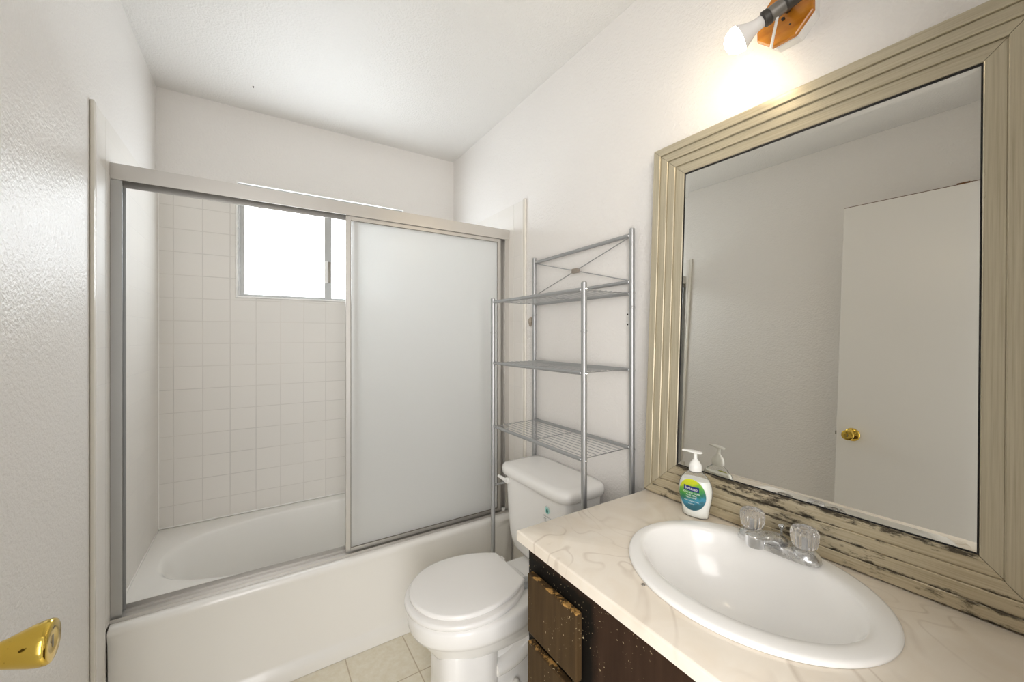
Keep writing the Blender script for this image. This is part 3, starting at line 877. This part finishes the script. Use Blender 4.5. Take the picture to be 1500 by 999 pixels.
lb = NB(); uvl = lb.loops.layers.uv.new('UVMap')
RINGS, SEG, LA, LBb = 8, 48, .0360, .0415
grid = [[(LA * i / RINGS * math.cos(2 * PI * k / SEG), LBb * i / RINGS * math.sin(2 * PI * k / SEG)) for k in range(SEG)] for i in range(1, RINGS + 1)]
vs = [[lb.verts.new(front(u, v, .0007)) for u, v in r] for r in grid]
c0 = lb.verts.new(front(0, 0, .0007))
uvof = {c0: (.5, .5)}
for r, g in zip(vs, grid):
    for v_, (u, v) in zip(r, g): uvof[v_] = (.5 + u / LA / 2, .5 + v / LBb / 2)
for k in range(SEG):
    j = (k + 1) % SEG
    lb.faces.new((c0, vs[0][k], vs[0][j]))
    for i in range(RINGS - 1): lb.faces.new((vs[i][k], vs[i + 1][k], vs[i + 1][j], vs[i][j]))
for f in lb.faces:
    for lp in f.loops: lp[uvl].uv = uvof[lp.vert]
lab = obj('bottle_label', lb, 'label', so)
b = NB()
n_ = 10
bv = [[b.verts.new(front(-.0205 + .041 * i / n_, .0165 + v, .0011)) for i in range(n_ + 1)] for v in (-.0065, .0065)]
for i in range(n_): b.faces.new((bv[0][i], bv[0][i + 1], bv[1][i + 1], bv[1][i]))
obj('brand_banner', b, 'navy', lab)
b = NB()
merge(b, text_bm('Softsoap', .0098, lambda u, v: front(u, v + .0165, .0015)))
merge(b, text_bm('SOOTHING CLEAN', .0054, lambda u, v: front(u, v + .0055, .0012)))
merge(b, text_bm('ALOE VERA', .0056, lambda u, v: front(u, v - .0010, .0012)))
merge(b, text_bm('FRESH SCENT', .0048, lambda u, v: front(u, v - .0075, .0012)))
merge(b, text_bm('moisturizing hand soap', .0042, lambda u, v: front(u, v - .0160, .0012)))
merge(b, text_bm('7.5 FL OZ', .0040, lambda u, v: front(u, v - .0240, .0012)))
obj('label_lettering', b, 'white_print', lab, smooth=False)
b = NB()
o_ = (SX, SY, SZ)
lathe(b, (SX, SY, SZ + .1222), (0, 0, 1), [(0, .0155), (.002, .0165), (.014, .0160), (.017, .0150), (.022, .0125), (.028, .008), (.031, .0055), (.0315, .0048), (.046, .0045), (.047, .0042)], 32)
pump = obj('pump', b, 'pump', so, angle=50)
b = NB()
hd = Vector((-.30, .95, 0)).normalized()
hz = SZ + .1222 + .047
def hring(t, w, h, dz):
    p = Vector((SX, SY, hz + dz)) + hd * t; s_ = Vector((-hd.y, hd.x, 0))
    return [p + s_ * (w * math.cos(2 * PI * k / 20)) + Vector((0, 0, h * math.sin(2 * PI * k / 20))) for k in range(20)]
loft(b, [hring(-.018, .004, .001, .003), hring(-.015, .009, .0025, .003), hring(-.004, .0115, .004, .0035), hring(.008, .010, .004, .004), hring(.018, .0065, .0035, .0045), hring(.028, .0045, .003, .0045), hring(.034, .0035, .0025, .0035)])
obj('pump_head', b, 'pump', pump, angle=60)

# ------------------------------------------------------------ leaning framed mirror
mi = thing('mirror', 'large champagne stepped-frame mirror standing on the countertop and leaning on the wall', 'mirror', (1.045, 0.437, CT))
MN = Vector((-1, -.018, .046)).normalized()
MP0 = Vector((1.042, .4, CT))
def MP(y, z, dep):           # dep: metres in front of the frame's front plane
    x = (MN.dot(MP0) - MN.y * y - MN.z * z) / MN.x
    return Vector((x, y, z)) + MN * dep
OY0, OY1, OZ0, OZ1 = .040, .8345, CT + .0025, 1.914
FW = .103
steps = [(0.000, -.0182), (0.000, -.0015), (.0015, 0)]
for k_ in range(3):
    u_, d_ = .0243 * (k_ + 1), -.0044 * k_
    steps += [(u_ - .0016, d_), (u_ - .0004, d_ - .0012), (u_, d_ - .0060), (u_ + .0014, d_ - .0060), (u_ + .0018, d_ - .0044)]
steps += [(.1000, -.0132), (.1016, -.0142), (.1020, -.0180), (.1020, -.0182)]
def rail(side):
    bm = NB(); uv = bm.loops.layers.uv.new('UVMap')
    cut = .0006
    rows = []
    for ins, dep in steps:
        y0, y1, z0, z1 = OY0 + ins, OY1 - ins, OZ0 + ins, OZ1 - ins
        if side == 'top': a, c = (y0 + cut, z1), (y1 - cut, z1)
        if side == 'bottom': a, c = (y0 + cut, z0), (y1 - cut, z0)
        if side == 'left': a, c = (y1, z0 + cut), (y1, z1 - cut)
        if side == 'right': a, c = (y0, z0 + cut), (y0, z1 - cut)
        seg = 12
        rows.append([(bm.verts.new(MP(a[0] + (c[0] - a[0]) * k / seg, a[1] + (c[1] - a[1]) * k / seg, dep)), (((a[0] + (c[0] - a[0]) * k / seg) if side in ('top', 'bottom') else (a[1] + (c[1] - a[1]) * k / seg)) + {'top': 0, 'bottom': 3.1, 'left': 7.7, 'right': 11.3}[side], ins - dep)) for k in range(seg + 1)])
    um = {}
    for r in rows:
        for v, u in r: um[v] = u
    m_ = len(rows)
    for i in range(m_):
        j = (i + 1) % m_
        for k in range(12):
            bm.faces.new((rows[i][k][0], rows[i][k + 1][0], rows[j][k + 1][0], rows[j][k][0]))
    bm.faces.new([r[0][0] for r in rows]); bm.faces.new([r[-1][0] for r in reversed(rows)])
    for f in bm.faces:
        for lp in f.loops: lp[uv].uv = um[lp.vert]
    return bm
for s in ('top', 'bottom', 'left', 'right'):
    obj('frame_rail', rail(s), 'frame_worn' if s == 'bottom' else 'frame', mi, angle=25)
b = NB()
gi = .1024
y0, y1, z0, z1 = OY0 + gi, OY1 - gi, OZ0 + gi, OZ1 - gi
bw = .014
outer = [MP(y0, z0, -.0168), MP(y1, z0, -.0168), MP(y1, z1, -.0168), MP(y0, z1, -.0168)]
inner = [MP(y0 + bw, z0 + bw, -.0163), MP(y1 - bw, z0 + bw, -.0163), MP(y1 - bw, z1 - bw, -.0163), MP(y0 + bw, z1 - bw, -.0163)]
back = [MP(y0, z0, -.0181), MP(y1, z0, -.0181), MP(y1, z1, -.0181), MP(y0, z1, -.0181)]
loft(b, [back, outer, inner])
obj('mirror_glass', b, 'mirror', mi, smooth=False)
b = NB()
def gap_strip(a0, a1, c0, c1):
    loft(b, [[MP(a0, c0, -.0166), MP(a1, c0, -.0166), MP(a1, c1, -.0166), MP(a0, c1, -.0166)], [MP(a0, c0, -.0152), MP(a1, c0, -.0152), MP(a1, c1, -.0152), MP(a0, c1, -.0152)]])
g_ = .0022
gap_strip(y0, y0 + g_, z0, z1); gap_strip(y1 - g_, y1, z0, z1); gap_strip(y0 + g_, y1 - g_, z0, z0 + g_); gap_strip(y0 + g_, y1 - g_, z1 - g_ * 1.5, z1)
obj('gap_shadow_strip', b, 'black', mi, smooth=False)  # black strip stands in for the shadow line between frame and glass

# ------------------------------------------------------------ wall lamp with bare bulb
LC = Vector((1.082, .452, 2.092))
la = thing('wall_lamp', 'amber octagonal wall lamp with one bare lit bulb above the mirror', 'lamp', (XR, LC.y, LC.z))
b = NB()
def octo(x, r, ph=PI / 8): return [(x, LC.y + r * math.cos(ph + k * PI / 4), LC.z + r * math.sin(ph + k * PI / 4)) for k in range(8)]
loft(b, [octo(1.0835, .064), octo(1.081, .067), octo(1.074, .066), octo(1.072, .063)]); obj('backplate', b, 'amber', la, angle=20)
b = NB(); loft(b, [octo(XR - .0006, .063), octo(1.092, .063), octo(1.0838, .058)]); obj('wall_canopy', b, 'whiteplastic', la, angle=20)
# socket and bulb share one axis
A = Vector((1.030, .410, 2.090)); Bc = Vector((.980, .516, 2.034)); AX = (Bc - A).normalized(); A = A + AX * .021
def onax(t): return A + AX * t
b = NB(); lathe(b, A, AX, [(-.034, .010), (-.032, .0165), (-.002, .0175), (0, .0165), (.001, .0155), (.034, .0160), (.035, .0178), (.046, .0182), (.0475, .0165), (.048, .012)], 28)
sock = obj('socket', b, 'socket', la, angle=35)
b = NB(); lathe(b, A, AX, [(.003, .0158), (.004, .0166), (.032, .0170), (.033, .0160)], 28); obj('socket_band', b, 'socket_mid', sock)
b = NB(); rod(b, (1.0715, LC.y - .01, LC.z + .008), onax(.004), .008, 16); obj('swivel_arm', b, 'socket', la)
blen = (Bc - A).length
b = NB(); lathe(b, A, AX, [(.0482, .011), (.050, .0135), (.064, .0145), (.078, .0190), (.092, .0262), (.1005, .0300)], 36)
bulb = obj('bulb', b, 'bulbbase', la, angle=60)
b = NB(); pr_ = [(.1008, .0298)]
for k in range(1, 11):
    t = k / 10 * PI / 2
    pr_.append((.1008 + .034 * math.sin(t), .0302 * math.cos(t) ** .85 if k < 10 else .0005))
lathe(b, A, AX, pr_, 36); obj('bulb_dome', b, 'bulb', bulb, angle=60)
b = NB()
rod(b, onax(.016) + Vector((-.002, 0, -.018)), (1.068, .478, 2.028), .0032, 10)
obj('mounting_rod', b, 'whiteplastic', la)
b = NB(); lathe(b, (1.0716, .438, 2.062), (-1, 0, 0), [(0, .0022), (.001, .0018), (.0012, .0004)], 10); lathe(b, (1.0716, .452, 2.083), (-1, 0, 0), [(0, .004), (.004, .0035), (.005, .001)], 12)
obj('screw', b, 'socket', la)

# ------------------------------------------------------------ open entrance door against the left wall
dX = -.270
dr = thing('door_1', 'open white flush door by the left wall with a brass knob', None, (dX - .018, .345, 0), kind='structure')
b = NB(); box(b, dX - .035, dX, -.032, .725, .012, 2.083, .0012, 1); obj('door_leaf', b, 'gloss_white', dr, smooth=False)
b = NB(); box(b, dX - .034, dX - .001, .12, .724, 2.0835, 2.0858); box(b, dX - .034, dX - .001, .300, .345, 2.0858, 2.0905); obj('raw_top_edge', b, 'rawwood', dr, smooth=False)
b = NB(); box(b, dX - .028, dX - .007, .7255, .7268, .935, .992); box(b, dX - .022, dX - .012, .7268, .734, .955, .972, .002); obj('latch_plate', b, 'latch', dr)
KX = dX
b = NB()
lathe(b, (KX + .0003, .664, .967), (1, 0, 0), [(0, .030), (.002, .0305), (.005, .028), (.007, .016), (.009, .0115), (.026, .0112), (.0285, .0128), (.036, .0145), (.046, .0180), (.056, .0214), (.0635, .0232), (.069, .0234), (.0715, .0224), (.0725, .0205), (.0718, .012), (.0714, .003)], 40)
kn = obj('door_knob', b, 'brass', dr, angle=60); kn['label'] = 'polished brass door knob'
b = NB(); box(b, KX + .0702, KX + .0722, .6625, .6655, .960, .974); obj('key_slot', b, 'latch', kn)

# ------------------------------------------------------------ bits left on the walls and ceiling
b = NB()
hx, hy, hz = XR - .0003, 1.566, 1.387
tube(b, [(hx, hy, hz + .018), (hx - .006, hy + .002, hz + .008), (hx - .009, hy - .004, hz - .004), (hx - .004, hy + .004, hz - .016)], [.005, .008, .010, .006], 10)
lathe(b, (hx, hy + .006, hz - .018), (-1, 0, 0), [(0, .008), (.005, .007), (.007, .003)], 12)
tag(obj('wall_hook', b, 'rust'), 'broken rusty hook stub on the right wall beside the rack', 'hook')
for z, lab_ in ((1.392, 'upper white screw anchor on the wall beside the right rear rack pole'), (1.356, 'lower white screw anchor on the wall beside the right rear rack pole')):
    t = thing('screw_anchor', lab_, 'screw', (XR, .968, z), 'screw anchors beside the rack pole')
    b = NB(); box(b, XR - .0035, XR - .0004, .961, .975, z - .010, z + .010, .001); obj('anchor_plate', b, 'whiteplastic', t)
    b = NB(); lathe(b, (XR - .0036, .968, z), (-1, 0, 0), [(0, .0032), (.0012, .003), (.0016, .001)], 12); obj('screw_head', b, 'socket', t)
b = NB(); lathe(b, (-.021, 2.229, ZC - .0003), (0, 0, -1), [(0, .0035), (.002, .003), (.006, .0015), (.008, .0005)], 10)  # dark stub made in place of a small hole in the ceiling
tag(obj('ceiling_speck', b, 'socket'), 'small dark stub standing in for a hole in the ceiling above the tub', 'hole')
